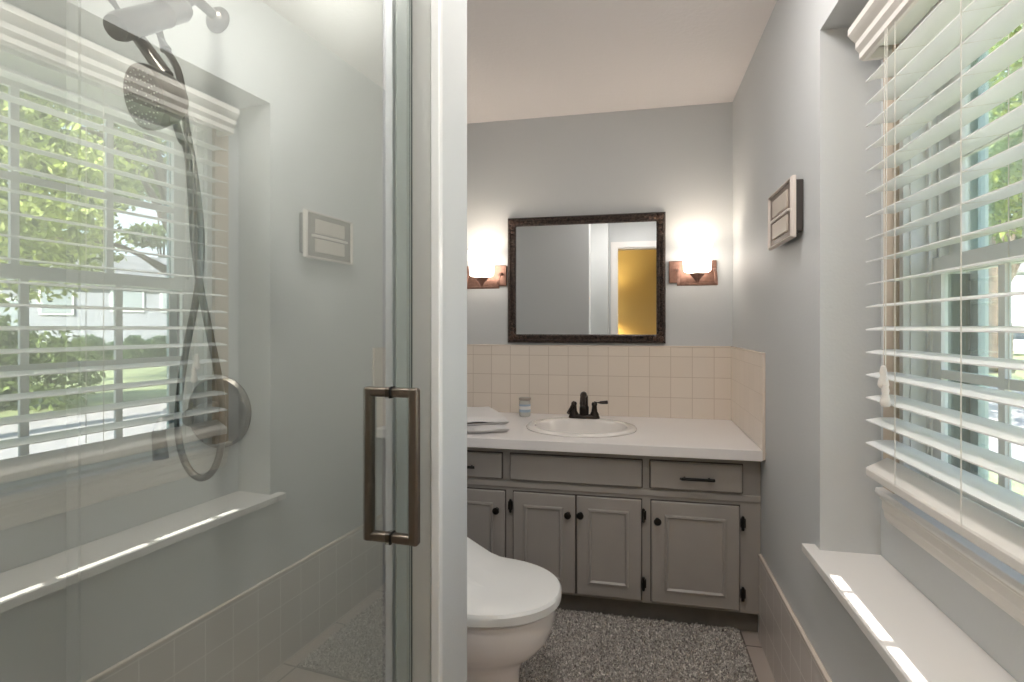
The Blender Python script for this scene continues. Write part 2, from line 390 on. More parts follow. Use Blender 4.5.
for yy, zb in ((1.408, 1.165), (1.397, 1.125)):
    bm = bmesh.new(); tube(bm, [(0.551, yy, zb), (0.5545, yy, 1.93)], 0.0011, 6)
    rel(blind, bm_obj('lift_cord', bm, 'cord'))
    bm = bmesh.new(); lathe(bm, [(0.0022, 0.002), (0.005, 0), (0.008, -0.014), (0.0062, -0.021), (0.0105, -0.034), (0.0115, -0.042), (0.008, -0.049), (0.001, -0.051)], (0.551, yy, zb), n=16)
    rel(blind, bm_obj('tassel', bm, 'cream', sm=True))

# ================================================================ vanity
VY = 2.39
van = thing('vanity_cabinet', 'grey painted bathroom vanity cabinet with black hardware below the white countertop', 'cabinet', (-0.265, 2.70, 0))
bm = bmesh.new()
box(bm, XT, 0.4965, VY, VY+.018, 0.098, 0.731)
box(bm, XT, 0.484, VY+.018, D-.01, 0.098, 0.112)
box(bm, 0.466, 0.484, VY+.018, D-.01, 0.112, 0.731)
rel(van, bm_obj('cabinet_body', bm, 'cab', bevel=.001))
rel(van, boxes('face_rail', [(XT, 0.4962, VY-.007, VY, 0.548, 0.575)], 'cab', bevel=.003))
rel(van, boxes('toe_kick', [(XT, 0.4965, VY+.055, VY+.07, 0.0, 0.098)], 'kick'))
rel(van, boxes('shadow_gap', [(XT, 0.484, VY-.001, VY, 0.722, 0.731)], 'gap'))
YF = VY-.018
def front(name, x0, x1, z0, z1, panel=None):
    rel(van, boxes('reveal', [(x0-.004, x1+.004, VY-.0025, VY-.0002, z0-.004, z1+.004)], 'gap'))
    o = boxes(name, [(x0, x1, YF, VY-.0025, z0, z1)], 'cab', bevel=.004); rel(van, o)
    if panel:
        a0, a1, b0, b1 = panel
        bm = bmesh.new()
        def ringp(i, y): return [(a0+i, y, b0+i), (a1-i, y, b0+i), (a1-i, y, b1-i), (a0+i, y, b1-i)]
        rings = [ringp(0, YF), ringp(.003, YF-.006), ringp(.009, YF-.007), ringp(.014, YF-.002), ringp(.016, YF)]
        loft(bm, rings, cap=False)
        mo = bm_obj('panel_moulding', bm, 'cab'); mo.parent = o
        mo.matrix_parent_inverse = o.matrix_parent_inverse.copy()
        mo.matrix_parent_inverse = Matrix()
        bm2 = None
    return o
def sub(parent, child):
    child.parent = parent; child.matrix_parent_inverse = Matrix(); return child
def knob(door, x, z):
    bm = bmesh.new(); lathe(bm, [(0.010, 0), (0.010, .003), (0.005, .006), (0.005, .016), (0.014, .020), (0.0155, .026), (0.012, .031), (0.001, .033)], (x, YF, z), (0, -1, 0), 20)
    sub(door, bm_obj('knob', bm, 'black', sm=True))
def hinge(door, x, z, side):
    bm = bmesh.new()
    box(bm, x-.006 if side > 0 else x-.013, x+.013 if side > 0 else x+.006, YF-.003, YF+.004, z-.018, z+.018)
    tube(bm, [(x+.002*side, YF-.006, z-.030), (x+.002*side, YF-.006, z-.026), (x+.002*side, YF-.006, z+.026), (x+.002*side, YF-.006, z+.030)], [.002, .006, .006, .002], 10)
    sub(door, bm_obj('hinge', bm, 'black', bevel=.001))
def pull(dr, x0, x1, z):
    bm = bmesh.new()
    tube(bm, [(x0, YF-.024, z), (x0+.004, YF-.026, z), (x1-.004, YF-.026, z), (x1, YF-.024, z)], .0062, 10)
    for x in (x0+.018, x1-.018): tube(bm, [(x, YF, z), (x, YF-.026, z)], .0045, 8)
    sub(dr, bm_obj('pull', bm, 'black', sm=True))
ZB, ZT = 0.113, 0.531
d = front('door', -1.0, -0.556, ZB, ZT, (-0.82, -0.607, 0.163, 0.480)); knob(d, -0.590, 0.450)
d = front('door', -0.517, -0.247, ZB, ZT, (-0.470, -0.300, 0.163, 0.480)); knob(d, -0.276, 0.453); hinge(d, -0.526, 0.472, -1); hinge(d, -0.526, 0.187, -1)
d = front('door', -0.240, 0.029, ZB, ZT, (-0.192, -0.023, 0.163, 0.482)); knob(d, -0.223, 0.456); hinge(d, 0.036, 0.471, 1); hinge(d, 0.036, 0.187, 1)
d = front('door', 0.070, 0.414, ZB, ZT, (0.123, 0.363, 0.161, 0.479)); knob(d, 0.094, 0.455); hinge(d, 0.423, 0.467, 1); hinge(d, 0.423, 0.184, 1)
d = front('drawer', -0.95, -0.570, 0.587, 0.696); pull(d, -0.82, -0.687, 0.636)
front('false_front', -0.531, 0.031, 0.585, 0.696)
d = front('drawer', 0.066, 0.425, 0.586, 0.697); pull(d, 0.183, 0.315, 0.637)

# countertop with an elliptical hole
SCX, SCY, SRX, SRY = -0.248, 2.650, 0.262, 0.240
bm = bmesh.new()
X0, X1, Y0, Y1, Z0, Z1 = XT, W-.010, 2.312, D-.009, 0.731, 0.773
def rect_pt(a):
    c, s = math.cos(a), math.sin(a)
    tx = ((X1-SCX) if c > 0 else (X0-SCX))/c if abs(c) > 1e-6 else 1e9
    ty = ((Y1-SCY) if s > 0 else (Y0-SCY))/s if abs(s) > 1e-6 else 1e9
    t = min(tx, ty); return (SCX+c*t, SCY+s*t)
angs = sorted(set([2*PI*k/48 for k in range(48)]+[math.atan2(yy-SCY, xx-SCX) % (2*PI) for xx in (X0, X1) for yy in (Y0, Y1)]))
hx, hy = SRX-.03, SRY-.03
inn = [(SCX+hx*math.cos(a), SCY+hy*math.sin(a)) for a in angs]; out = [rect_pt(a) for a in angs]
rings = [[(x, y, Z0) for x, y in inn], [(x, y, Z0) for x, y in out], [(x, y, Z1) for x, y in out], [(x, y, Z1) for x, y in inn], [(x, y, Z0) for x, y in inn]]
loft(bm, rings, cap=False); bmesh.ops.remove_doubles(bm, verts=bm.verts, dist=1e-5)
ct = bm_obj('countertop', bm, 'counter', bevel=.002)
tag(ct, 'white laminate countertop lying over the grey vanity cabinet', 'countertop')

# sink
sink = thing('sink_basin', 'white oval drop-in sink set into the countertop', 'sink', (SCX, SCY, 0.773))
def el(rx, ry, z, n=56, dy=0): return [(SCX+rx*math.cos(2*PI*k/n), SCY+dy+ry*math.sin(2*PI*k/n), z) for k in range(n)]
bm = bmesh.new()
loft(bm, [el(SRX-.028, SRY-.028, .70), el(SRX-.028, SRY-.028, .768), el(SRX-.002, SRY-.002, .7735), el(SRX, SRY, .778), el(SRX-.006, SRY-.006, .785), el(SRX-.022, SRY-.02, .788), el(SRX-.044, SRY-.048, .787, dy=-.012), el(SRX-.048, SRY-.053, .782, dy=-.014),
          el(SRX-.053, SRY-.060, .768, dy=-.018), el(SRX-.070, SRY-.085, .74, dy=-.022), el(SRX-.105, SRY-.11, .69, dy=-.022), el(.09, .07, .655, dy=-.02), el(.022, .022, .648, dy=-.02)], cap=False)
rel(sink, bm_obj('basin', bm, 'porc', sm=True))
bm = bmesh.new(); lathe(bm, [(.024, 0), (.023, .003), (.018, .004), (.015, .001), (.001, .001)], (SCX, SCY-.02, .648), n=24)
rel(sink, bm_obj('drain', bm, 'bronze', sm=True))

# faucet
FX, FY, FZ = -0.250, 2.855, 0.787
fau = thing('sink_faucet', 'dark bronze centreset faucet standing on the back rim of the sink', 'faucet', (FX, FY, FZ))
bm = bmesh.new()
n = 40
def stad(hw, r, z): 
    pts = []
    for k in range(n):
        a = 2*PI*k/n; cx = hw-r if math.cos(a) >= 0 else -(hw-r)
        pts.append((FX+cx+r*math.cos(a), FY+r*math.sin(a), z))
    return pts
loft(bm, [stad(.080, .026, FZ-.004), stad(.080, .026, FZ+.006), stad(.076, .022, FZ+.016), stad(.066, .014, FZ+.020)])
rel(fau, bm_obj('base', bm, 'bronze', sm=True))
bm = bmesh.new()
tube(bm, spline([(FX, FY, FZ+.01), (FX, FY, FZ+.05), (FX, FY-.002, FZ+.095), (FX, FY-.025, FZ+.122), (FX, FY-.060, FZ+.118), (FX, FY-.090, FZ+.088), (FX, FY-.100, FZ+.070)], 6), [.024]*8+[.0195]*8+[.0165]*8+[.0145]*8+[.013]*5, 16)
rel(fau, bm_obj('spout', bm, 'bronze', sm=True))
for sx, ends in ((1, [(0, 0), (.030, -.004), (.066, .004)]), (-1, [(0, 0), (-.010, -.035), (-.022, -.062)])):
    hx_ = FX+sx*.052
    bm = bmesh.new(); lathe(bm, [(.024, 0), (.023, .01), (.015, .024), (.012, .050), (.015, .062), (.011, .070), (.001, .072)], (hx_, FY, FZ+.012), n=20)
    hd = bm_obj('handle', bm, 'bronze', sm=True); rel(fau, hd)
    bm = bmesh.new(); tube(bm, [(hx_+a, FY+b, FZ+.080-(.026*i if sx < 0 else 0)+.002*i) for i, (a, b) in enumerate(ends)], [.008, .0075, .009], 10)
    lv = bm_obj('lever', bm, 'bronze', sm=True); lv.parent = hd; lv.matrix_parent_inverse = Matrix()
# jar on the countertop
JX, JY = -0.575, 2.935
jar = thing('candle_jar', 'small glass candle jar with blue label and grey lid on the countertop', 'jar', (JX, JY, 0.773))
bm = bmesh.new(); lathe(bm, [(.026, 0), (.029, .003), (.030, .010), (.030, .078), (.027, .084), (.027, .088), (.001, .088)], (JX, JY, .773), n=32)
rel(jar, bm_obj('jar_body', bm, mat('jar_glass', (0.55, 0.55, 0.52), 0.12), sm=True))
bm = bmesh.new(); lathe(bm, [(.0306, .024), (.0306, .066)], (JX, JY, .773), n=32, cap=False)
rel(jar, bm_obj('label_band', bm, mat('jar_label_blue', (0.36, 0.47, 0.58), 0.5)))
bm = bmesh.new(); lathe(bm, [(.0309, .038), (.0309, .056)], (JX, JY, .773), n=32, cap=False)
rel(jar, bm_obj('label_stripe', bm, mat('jar_label_white', (0.80, 0.78, 0.78), 0.5)))
bm = bmesh.new(); lathe(bm, [(.031, .086), (.0325, .088), (.0325, .097), (.030, .100), (.001, .101)], (JX, JY, .773), n=32)
rel(jar, bm_obj('lid', bm, mat('jar_lid', (0.42, 0.38, 0.34), 0.3, metal=0.6), sm=True))

# towel, two folded layers with a rounded fold
tw = thing('folded_towel', 'white towel folded in layers on the left end of the countertop', 'towel', (-0.72, 2.47, 0.773))
def towel_layer(name, w, l, z, th, rot, cx, cy, bow, seed):
    rnd = random.Random(seed); bm = bmesh.new(); nx, ny = 22, 18
    R = Matrix.Rotation(rot, 3, 'Z'); top = []; bot = []
    for i in range(nx+1):
        rt, rb = [], []
        for j in range(ny+1):
            u, v = i/nx*2-1, j/ny*2-1
            edge = (1-abs(u)**16)*(1-abs(v)**16)
            wob = .004*math.sin(5*u+seed)*math.cos(4*v+seed*2)
            zz = z+th*.5+th*.5*edge**.22 + wob + bow*(1-u*u)*(.5-.5*v)
            zb = z+th*.5-th*.5*edge**.22 + (wob*.5 if z > .78 else 0)
            p = R @ Vector((u*w/2*(1+.03*math.sin(3*v+seed)), v*l/2*(1+.03*math.sin(4*u+seed)), 0))
            rt.append(bm.verts.new((cx+p.x, cy+p.y, zz))); rb.append(bm.verts.new((cx+p.x, cy+p.y, zb)))
        top.append(rt); bot.append(rb)
    for i in range(nx):
        for j in range(ny):
            bm.faces.new((top[i][j], top[i+1][j], top[i+1][j+1], top[i][j+1])); bm.faces.new((bot[i][j+1], bot[i+1][j+1], bot[i+1][j], bot[i][j]))
    bmesh.ops.remove_doubles(bm, verts=bm.verts, dist=2e-4)
    rel(tw, bm_obj(name, bm, 'towel', sm=True))
towel_layer('lower_fold', .30, .44, .774, .034, .44, -.772, 2.590, 0, 1)
towel_layer('upper_fold', .29, .43, .802, .034, .47, -.778, 2.600, .006, 2)

# ================================================================ mirror
MX0, MX1, MZ0, MZ1 = -0.692, 0.162, 1.166, 1.861
mir = thing('wall_mirror', 'rectangular mirror in a dark ornate frame on the back wall', 'mirror', ((MX0+MX1)/2, D, MZ0))
bm = bmesh.new()
def mr(i, y): return [(MX0+i, y, MZ0+i), (MX1-i, y, MZ0+i), (MX1-i, y, MZ1-i), (MX0+i, y, MZ1-i)]
loft(bm, [mr(0, D-.002), mr(0, D-.018), mr(.006, D-.027), mr(.014, D-.030), mr(.019, D-.024), (mr(.030, D-.021)), mr(.036, D-.025), mr(.042, D-.022), mr(.047, D-.012), mr(.047, D-.006)], cap=False)
rel(mir, bm_obj('frame', bm, 'frame'))
bm = bmesh.new(); box(bm, MX0+.04, MX1-.04, D-.010, D-.003, MZ0+.04, MZ1-.04)
rel(mir, bm_obj('mirror_glass', bm, 'mirror'))
for sx in (0, 1):
    for sz in (0, 1):
        cx = MX1-.024 if sx else MX0+.024; cz = MZ1-.024 if sz else MZ0+.024
        dx = -1 if sx else 1; dz = -1 if sz else 1
        bm = bmesh.new()
        for (a, b, r) in ((0, 0, .018), (.03, .002, .012), (.002, .03, .012), (.055, .004, .009), (.004, .055, .009), (.014, .014, .012), (.08, .003, .006), (.003, .08, .006)):
            bmesh.ops.create_icosphere(bm, subdivisions=2, radius=r, matrix=Matrix.Translation((cx+dx*a, D-.026, cz+dz*b)) @ Matrix.Diagonal((1, .55, 1, 1)))
        rel(mir, bm_obj('corner_ornament', bm, 'orn', sm=True))

# ================================================================ sconces
def sconce(xp, xs, label):
    t = thing('wall_sconce', label, 'light', (xp, D, 1.50), 0, None)
    rel(t, boxes('backplate', [(xp-.120, xp+.120, D-.016, D-.001, 1.484, 1.600)], 'copper', bevel=.004))
    yb = 2.93; x0, x1 = xs-.098, xs+.098
    rel(t, boxes('cross_bar', [(x0, x1, yb-.010, yb+.010, 1.462, 1.476)], 'copper', bevel=.002))
    for xx in (x0+.007, x1-.007):
        bm = bmesh.new()
        P = spline([(0, D-.014, 1.545), (0, D-.045, 1.553), (0, D-.085, 1.535), (0, D-.112, 1.500), (0, yb, 1.466)], 6)
        rings = []
        for i, p in enumerate(P):
            d = (P[min(i+1, len(P)-1)]-P[max(i-1, 0)]).normalized(); nn = Vector((0, -d.z, d.y))*.004
            rings.append([(xx-.007, p.y+nn.y, p.z+nn.z), (xx+.007, p.y+nn.y, p.z+nn.z), (xx+.007, p.y-nn.y, p.z-nn.z), (xx-.007, p.y-nn.y, p.z-nn.z)])
        loft(bm, rings); rel(t, bm_obj('arm', bm, 'copper', bevel=.001))
    bm = bmesh.new(); lathe(bm, [(.007, .000), (.009, .012), (.016, .022), (.036, .044), (.037, .050), (.001, .050)], (xs, yb, 1.474), n=28)
    rel(t, bm_obj('shade_holder', bm, 'copper', sm=True))
    bm = bmesh.new(); lathe(bm, [(.030, 1.526), (.058, 1.530), (.066, 1.538), (.074, 1.670), (.0715, 1.670), (.063, 1.541), (.030, 1.532)], (xs, yb, 0), n=40, cap=False)
    rel(t, bm_obj('glass_shade', bm, 'shade', sm=True))
    bm = bmesh.new(); bmesh.ops.create_uvsphere(bm, u_segments=16, v_segments=10, radius=.020, matrix=Matrix.Translation((xs, yb, 1.575)))
    tube(bm, [(xs, yb, 1.525), (xs, yb, 1.560)], .012, 12)
    rel(t, bm_obj('bulb', bm, 'shade', sm=True))
    l = lamp('sconce_light', 'POINT', (xs, yb, 1.625), P_SCONCE, (1.0, 0.86, 0.70), .018)
    rel(t, l)
sconce(0.298, 0.310, 'lit bronze wall sconce with white glass shade between mirror and right wall')
sconce(-0.820, -0.815, 'lit bronze wall sconce with white glass shade left of the mirror')

# ================================================================ door chime
ch = thing('door_chime', 'beige and taupe door chime box mounted high on the right wall by the niche', 'chime', (W, 1.965, 1.62))
CY0, CY1, CZ0, CZ1 = 1.812, 2.120, 1.525, 1.712
bm = bmesh.new(); prism(bm, [(CY0+.004, CZ0+.018), (CY1-.004, CZ0+.018), (CY1-.004, CZ1-.012), (CY0+.004, CZ1-.012)], 'x', W-.023, W); rel(ch, bm_obj('backbox', bm, 'chime4', bevel=.004))
bm = bmesh.new()
def cr(i, x, o=0): return [(x, CY0+i, CZ0+i*.5), (x, CY1-i, CZ0+i*.5), (x, CY1-i, CZ1-i*.5), (x, CY0+i, CZ1-i*.5)]
loft(bm, [cr(0, W-.022), cr(0, W-.030), cr(.006, W-.036), cr(.013, W-.037), cr(.017, W-.030), cr(.018, W-.022)], cap=False)
rel(ch, bm_obj('cover', bm, 'chime', bevel=.002))
rel(ch, boxes('recess_panel', [(W-.029, W-.018, CY0+.014, CY1-.014, CZ0+.008, CZ1-.008)], 'chime2'))
rel(ch, boxes('grille_tile', [(W-.034, W-.026, CY0+.062, CY1-.062, 1.628, 1.684)], 'chime3', bevel=.003))
rel(ch, boxes('grille_tile', [(W-.034, W-.026, CY0+.062, CY1-.062, 1.553, 1.606)], 'chime3', bevel=.003))
rel(ch, boxes('divider', [(W-.036, W-.026, CY0+.042, CY1-.042, 1.611, 1.621)], 'chime', bevel=.002))

# ================================================================ toilet
TY = 1.690
toi = thing('toilet', 'white toilet with a closed bidet-style lid standing on the floor before the vanity', 'toilet', (-0.6, TY, 0))
def egg(xf, xb, hw, z, n=56, pf=2.15, zf=None):
    """plan outline: rounded front at xf (right), squarer back at xb (left)"""
    xm = xf-min(.27, (xf-xb)*.55); pts = []
    for k in range(n):
        a = 2*PI*k/n; c, s = math.cos(a), math.sin(a)
        p = pf if c >= 0 else 3.6
        cc = math.copysign(abs(c)**(2/p), c); ss = math.copysign(abs(s)**(2/p), s)
        x = xm+(xf-xm)*cc if c >= 0 else xm+(xm-xb)*cc
        w = hw*(1-.10*max(0, (xm-x)/(xm-xb)))
        pts.append((x, TY+w*ss, z if zf is None else zf(x)+z))
    return pts
bm = bmesh.new()
loft(bm, [egg(-.325, -.90, .118, 0), egg(-.325, -.90, .118, .02), egg(-.345, -.90, .104, .05), egg(-.350, -.90, .100, .14), egg(-.347, -.90, .104, .20), egg(-.325, -.90, .122, .235), egg(-.285, -.90, .155, .265), egg(-.255, -.90, .176, .305),
          egg(-.241, -.90, .186, .35), egg(-.238, -.90, .189, .385), egg(-.240, -.90, .188, .398), egg(-.248, -.895, .182, .405)])
rel(toi, bm_obj('bowl', bm, 'toilet', sm=True))
rel(toi, bm_obj('seat_shadow_slab', (lambda b: (loft(b, [egg(-.250, -.78, .176, .405), egg(-.250, -.78, .176, .414)]), b)[1])(bmesh.new()), mat('seat_shadow_gap', (0.05, 0.05, 0.05), .6)))  # slab coloured near black as the shadow between bowl and lid
def zlid(x):
    t = min(1, max(0, (-.44-x)/.26)); return .115*(t*t*(3-2*t))
bm = bmesh.new()
loft(bm, [egg(-.226, -.79, .200, .412), egg(-.219, -.79, .205, .417, zf=None), egg(-.218, -.79, .206, .440, zf=lambda x: zlid(x)*.9), egg(-.224, -.79, .201, .448, zf=zlid), egg(-.245, -.78, .182, .4515, zf=zlid), egg(-.30, -.74, .12, .453, zf=zlid), egg(-.38, -.66, .05, .454, zf=zlid)])
rel(toi, bm_obj('lid', bm, 'lid', sm=True))
bm = bmesh.new(); box(bm, -1.012, -.84, TY-.20, TY+.20, .40, .77)
rel(toi, bm_obj('tank', bm, 'toilet', bevel=.02, seg=3))
rel(toi, boxes('tank_lid', [(-1.016, -.83, TY-.21, TY+.21, .77, .80)], 'toilet', bevel=.008))
bm = bmesh.new(); tube(bm, [(-.84, TY-.13, .70), (-.825, TY-.13, .70), (-.822, TY-.07, .695)], .007, 10)
rel(toi, bm_obj('flush_lever', bm, 'nickel', sm=True))

# ================================================================ bath rug
rug = thing('bath_rug', 'grey shaggy bath rug on the tile floor in front of the vanity', 'rug', (-0.12, 1.7, 0))
RX0, RX1, RY0, RY1 = -0.60, 0.417, 1.72, 2.425
m = bpy.data.materials.new('rug_pile'); m.use_nodes = True; nt = m.node_tree; b = nt.nodes['Principled BSDF']; b.inputs['Roughness'].default_value = 1
b.inputs['Specular IOR Level'].default_value = 0.1
g = nt.nodes.new('ShaderNodeNewGeometry'); r = nt.nodes.new('ShaderNodeValToRGB'); r.color_ramp.elements[0].color = (.34, .31, .285, 1); r.color_ramp.elements[1].color = (.97, .92, .87, 1)
e = r.color_ramp.elements.new(.55); e.color = (.66, .615, .575, 1)
nt.links.new(g.outputs['Random Per Island'], r.inputs[0]); nt.links.new(r.outputs[0], b.inputs['Base Color']); M['pile'] = m
rel(rug, boxes('backing', [(-.315, RX1, RY0, RY1, 0.001, 0.010), (RX0, -.315, 1.89, RY1, 0.001, 0.010)], mat('rug_backing', (.55, .52, .49), .95), bevel=.003))
rs = np.random.RandomState(5); N = 60000
px = rs.uniform(RX0+.004, RX1-.002, N); py = rs.uniform(RY0, RY1-.002, N)
ok = (px > -.315) | (py > 1.90); px, py = px[ok], py[ok]; N = len(px)
a = rs.uniform(0, 2*PI, N); lean = rs.uniform(0, .012, N); la = rs.uniform(0, 2*PI, N); h = rs.uniform(.004, .012, N); w = rs.uniform(.0018, .0034, N)
ca, sa = np.cos(a)*w, np.sin(a)*w
v = np.zeros((N, 4, 3)); z0 = .008
v[:, 0] = np.stack([px-ca, py-sa, np.full(N, z0)], 1); v[:, 1] = np.stack([px+ca, py+sa, np.full(N, z0)], 1)
tx, ty = px+lean*np.cos(la), py+lean*np.sin(la)
v[:, 2] = np.stack([tx+ca, ty+sa, z0+h], 1); v[:, 3] = np.stack([tx-ca, ty-sa, z0+h], 1)
def quads(name, v, mm, parent=None):
    n = len(v); me = bpy.data.meshes.new(name)
    me.vertices.add(4*n); me.vertices.foreach_set('co', v.reshape(-1).astype(np.float32))
    me.loops.add(4*n); me.loops.foreach_set('vertex_index', np.arange(4*n, dtype=np.int32))
    me.polygons.add(n); me.polygons.foreach_set('loop_start', np.arange(0, 4*n, 4, dtype=np.int32))
    me.update(calc_edges=True)
    o = bpy.data.objects.new(name, me); COL.objects.link(o); me.materials.append(mm)
    if parent: rel(parent, o)
    return o
pile = quads('pile', v, M['pile'], rug); pile['kind'] = 'stuff'

# ================================================================ shower door
GD, GT = 0.5093, 0.0649
dirv = Vector((math.sin(GT), math.cos(GT), 0)); nrm = Vector((math.cos(GT), -math.sin(GT), 0))
def gp(t, off, z): 
    p = -GD*nrm+dirv*t+nrm*off; return Vector((p.x, p.y, z))
def gbox(bm, t0, t1, o0, o1, z0, z1):
    vs = [bm.verts.new(gp(t, o, z)) for t, o, z in ((t0,o0,z0),(t1,o0,z0),(t1,o1,z0),(t0,o1,z0),(t0,o0,z1),(t1,o0,z1),(t1,o1,z1),(t0,o1,z1))]
    for f in ((0,3,2,1),(4,5,6,7),(0,1,5,4),(1,2,6,5),(2,3,7,6),(3,0,4,7)): bm.faces.new([vs[i] for i in f])
door = thing('shower_door', 'frameless clear glass shower door with a metal pull handle', 'door', gp(0.13, 0, 0.08))
t1 = 1.025
DT = 1.935
bm = bmesh.new(); gbox(bm, 0.125, t1-.005, -.008, 0, .085, DT); gpn = bm_obj('glass_panel', bm, 'glass'); rel(door, gpn)
gpn.data.materials.append(M['glass_clear'])
for f in gpn.data.polygons: f.material_index = 0 if f.normal.dot(nrm) > .9 else 1
bm = bmesh.new(); gbox(bm, t1-.045, t1, -.011, -.0085, .085, DT); gbox(bm, t1-.004, t1, -.0085, .001, .085, DT)
rel(door, bm_obj('edge_seal', bm, 'seal'))
bm = bmesh.new(); gbox(bm, t1-.0035, t1-.001, .0012, .003, .085, DT)
rel(door, bm_obj('edge_strip', bm, mat('dark_edge_strip', (.09, .10, .09), .4)))
th_ = 0.945; zt_, zb_ = 1.131, 0.856
def hbar(o):
    bm = bmesh.new(); w = .0095
    gbox(bm, th_-w, th_+w, o-w, o+w, zb_-w, zt_+w)
    s = 1 if o > 0 else -1
    for z in (zt_, zb_): gbox(bm, th_-w*.95, th_+w*.95, min(o, 0 if s > 0 else -.008), max(o, 0 if s > 0 else -.008), z-w*.95, z+w*.95)
    return bm
hf = bm_obj('pull_handle', hbar(.046), 'pullmetal', bevel=.005, seg=3); rel(door, hf)
hbk = bm_obj('pull_handle', hbar(-.049), 'pullmetal', bevel=.005, seg=3); rel(door, hbk)
for z in (zt_, zb_):
    bm = bmesh.new(); gbox(bm, th_-.011, th_+.011, -.0105, .0025, z-.011, z+.011); rel(door, bm_obj('handle_washer', bm, 'black', bevel=.002))
for zc in (0.42, 1.60):
    bm = bmesh.new(); gbox(bm, .10, .185, -.016, .009, zc-.045, zc+.045)
    rel(door, bm_obj('hinge', bm, 'nickel', bevel=.003))
# wall channel the door meets
struct(boxes('trim_shower_channel', [(-0.499, -0.476, PY0-.022, PY0-.004, .07, 1.93)], mat('channel_grey', (.46, .46, .50), .35, metal=.3), bevel=.002))

# ================================================================ shower set
sh = thing('shower_head_set', 'brushed nickel shower arm with hand-held shower head and hose on the shower wall', 'shower', (-0.899, PY0-.004, 1.933))
yw = PY0-.004
bm = bmesh.new(); lathe(bm, [(.029, 0), (.029, .004), (.024, .010), (.014, .016)], (-.899, yw, 1.933), (0, -1, 0), 28); rel(sh, bm_obj('flange', bm, 'nickel', sm=True))
bm = bmesh.new(); tube(bm, spline([(-.899, yw, 1.933), (-.903, 1.035, 1.942), (-.910, 1.005, 1.948), (-.914, .985, 1.930), (-.915, .965, 1.908)], 6), .0105, 16); rel(sh, bm_obj('arm', bm, 'nickel', sm=True))
A = Vector((-.916, .975, 1.912)); B = Vector((-.906, .815, 1.788)); dab = (B-A).normalized(); L = (B-A).length
bm = bmesh.new(); lathe(bm, [(.012, -.012), (.020, -.008), (.024, .004), (.024, .055), (.0255, .058), (.0255, .062), (.024, .065), (.0255, .105), (.0255, L*.93), (.022, L-.002), (.018, L), (.001, L)], A, dab, 28)
rel(sh, bm_obj('bracket', bm, 'nickel', sm=True))
bm = bmesh.new(); hA = Vector((-.995, .868, 1.905)); hB = Vector((-.852, .872, 1.722))
tube(bm, [hA, hA.lerp(hB, .5), hB], [.0115, .0115, .013], 16); rel(sh, bm_obj('wand_handle', bm, 'nickel', sm=True))
# the head: a short drum, its face turned to the camera side and down
hc = Vector((-.858, .835, 1.668)); hn = Vector((-.22, -.85, -.26)).normalized()
bm = bmesh.new(); lathe(bm, [(.001, -.062), (.032, -.058), (.044, -.042), (.054, -.014), (.057, 0), (.056, .006), (.050, .008)], hc, hn, 40)
head = bm_obj('shower_head', bm, 'nickel', sm=True); rel(sh, head)
bm = bmesh.new(); lathe(bm, [(.050, .0082), (.001, .0086)], hc, hn, 40, cap=True); fp = bm_obj('face_plate', bm, 'nickel_dark'); fp.parent = head; fp.matrix_parent_inverse = Matrix()
bm = bmesh.new(); u, vv = frame_axes(hn)
for rr, cnt in ((.045, 24), (.037, 20), (.029, 16), (.014, 6)):
    for k in range(cnt):
        a_ = 2*PI*k/cnt; bmesh.ops.create_icosphere(bm, subdivisions=1, radius=.0018, matrix=Matrix.Translation(hc+hn*.009+(u*math.cos(a_)+vv*math.sin(a_))*rr))
nz = bm_obj('nozzles', bm, 'rubber'); nz.parent = head; nz.matrix_parent_inverse = Matrix()
bm = bmesh.new(); tube(bm, [(-.930, .925, 1.858), (-.905, .925, 1.803)], [.0115, .0105], 14); rel(sh, bm_obj('hose_connector', bm, 'nickel', sm=True))
def ray(u, v, y):
    f, c, s = 554.9, math.cos(.2167), math.sin(.2167); a = (u-512)/f; b_ = (326.64-v)/f
    dx, dy = -s+a*c, c+a*s; return (dx*y/dy, y, CAMZ+b_*y/dy)
hose = [(-.905, .925, 1.803)] + [ray(u, v, .93) for u, v in ((177, 68), (183, 95))] + [ray(u, v, .945) for u, v in ((186, 125), (194, 170), (200, 220), (201, 262))] + \
       [ray(u, v, .93) for u, v in ((196, 300), (186, 350), (179, 400), (179, 440), (188, 468), (203, 478), (217, 463), (223, 425), (219, 380), (209, 330), (200, 285), (194, 240), (191, 190), (187, 150))] + [(-.842, .895, 1.612), (-.846, .888, 1.640)]
bm = bmesh.new(); tube(bm, spline(hose, 7), .0068, 10); rel(sh, bm_obj('hose', bm, M['nickel_dark'], sm=True))

va = thing('shower_valve', 'round brushed nickel shower valve with a lever on the shower wall below the hose', 'valve', (-.895, yw, 1.067))
vc = (-.895, yw, 1.067)
bm = bmesh.new(); lathe(bm, [(.080, 0), (.080, .005), (.074, .010), (.060, .006), (.040, .014), (.030, .018)], vc, (0, -1, 0), 44); rel(va, bm_obj('escutcheon', bm, 'nickel', sm=True))
bm = bmesh.new(); lathe(bm, [(.026, .012), (.024, .050), (.020, .056), (.019, .085), (.016, .090), (.001, .091)], vc, (0, -1, 0), 28); rel(va, bm_obj('hub', bm, 'nickel', sm=True))
bm = bmesh.new(); tube(bm, [(-.895, yw-.078, 1.069), (-.905, yw-.110, 1.072), (-.900, yw-.150, 1.070), (-.895, yw-.162, 1.050), (-.890, yw-.162, 1.000)], [.009, .009, .010, .012, .014], 14); rel(va, bm_obj('lever', bm, 'nickel_dark', sm=True))

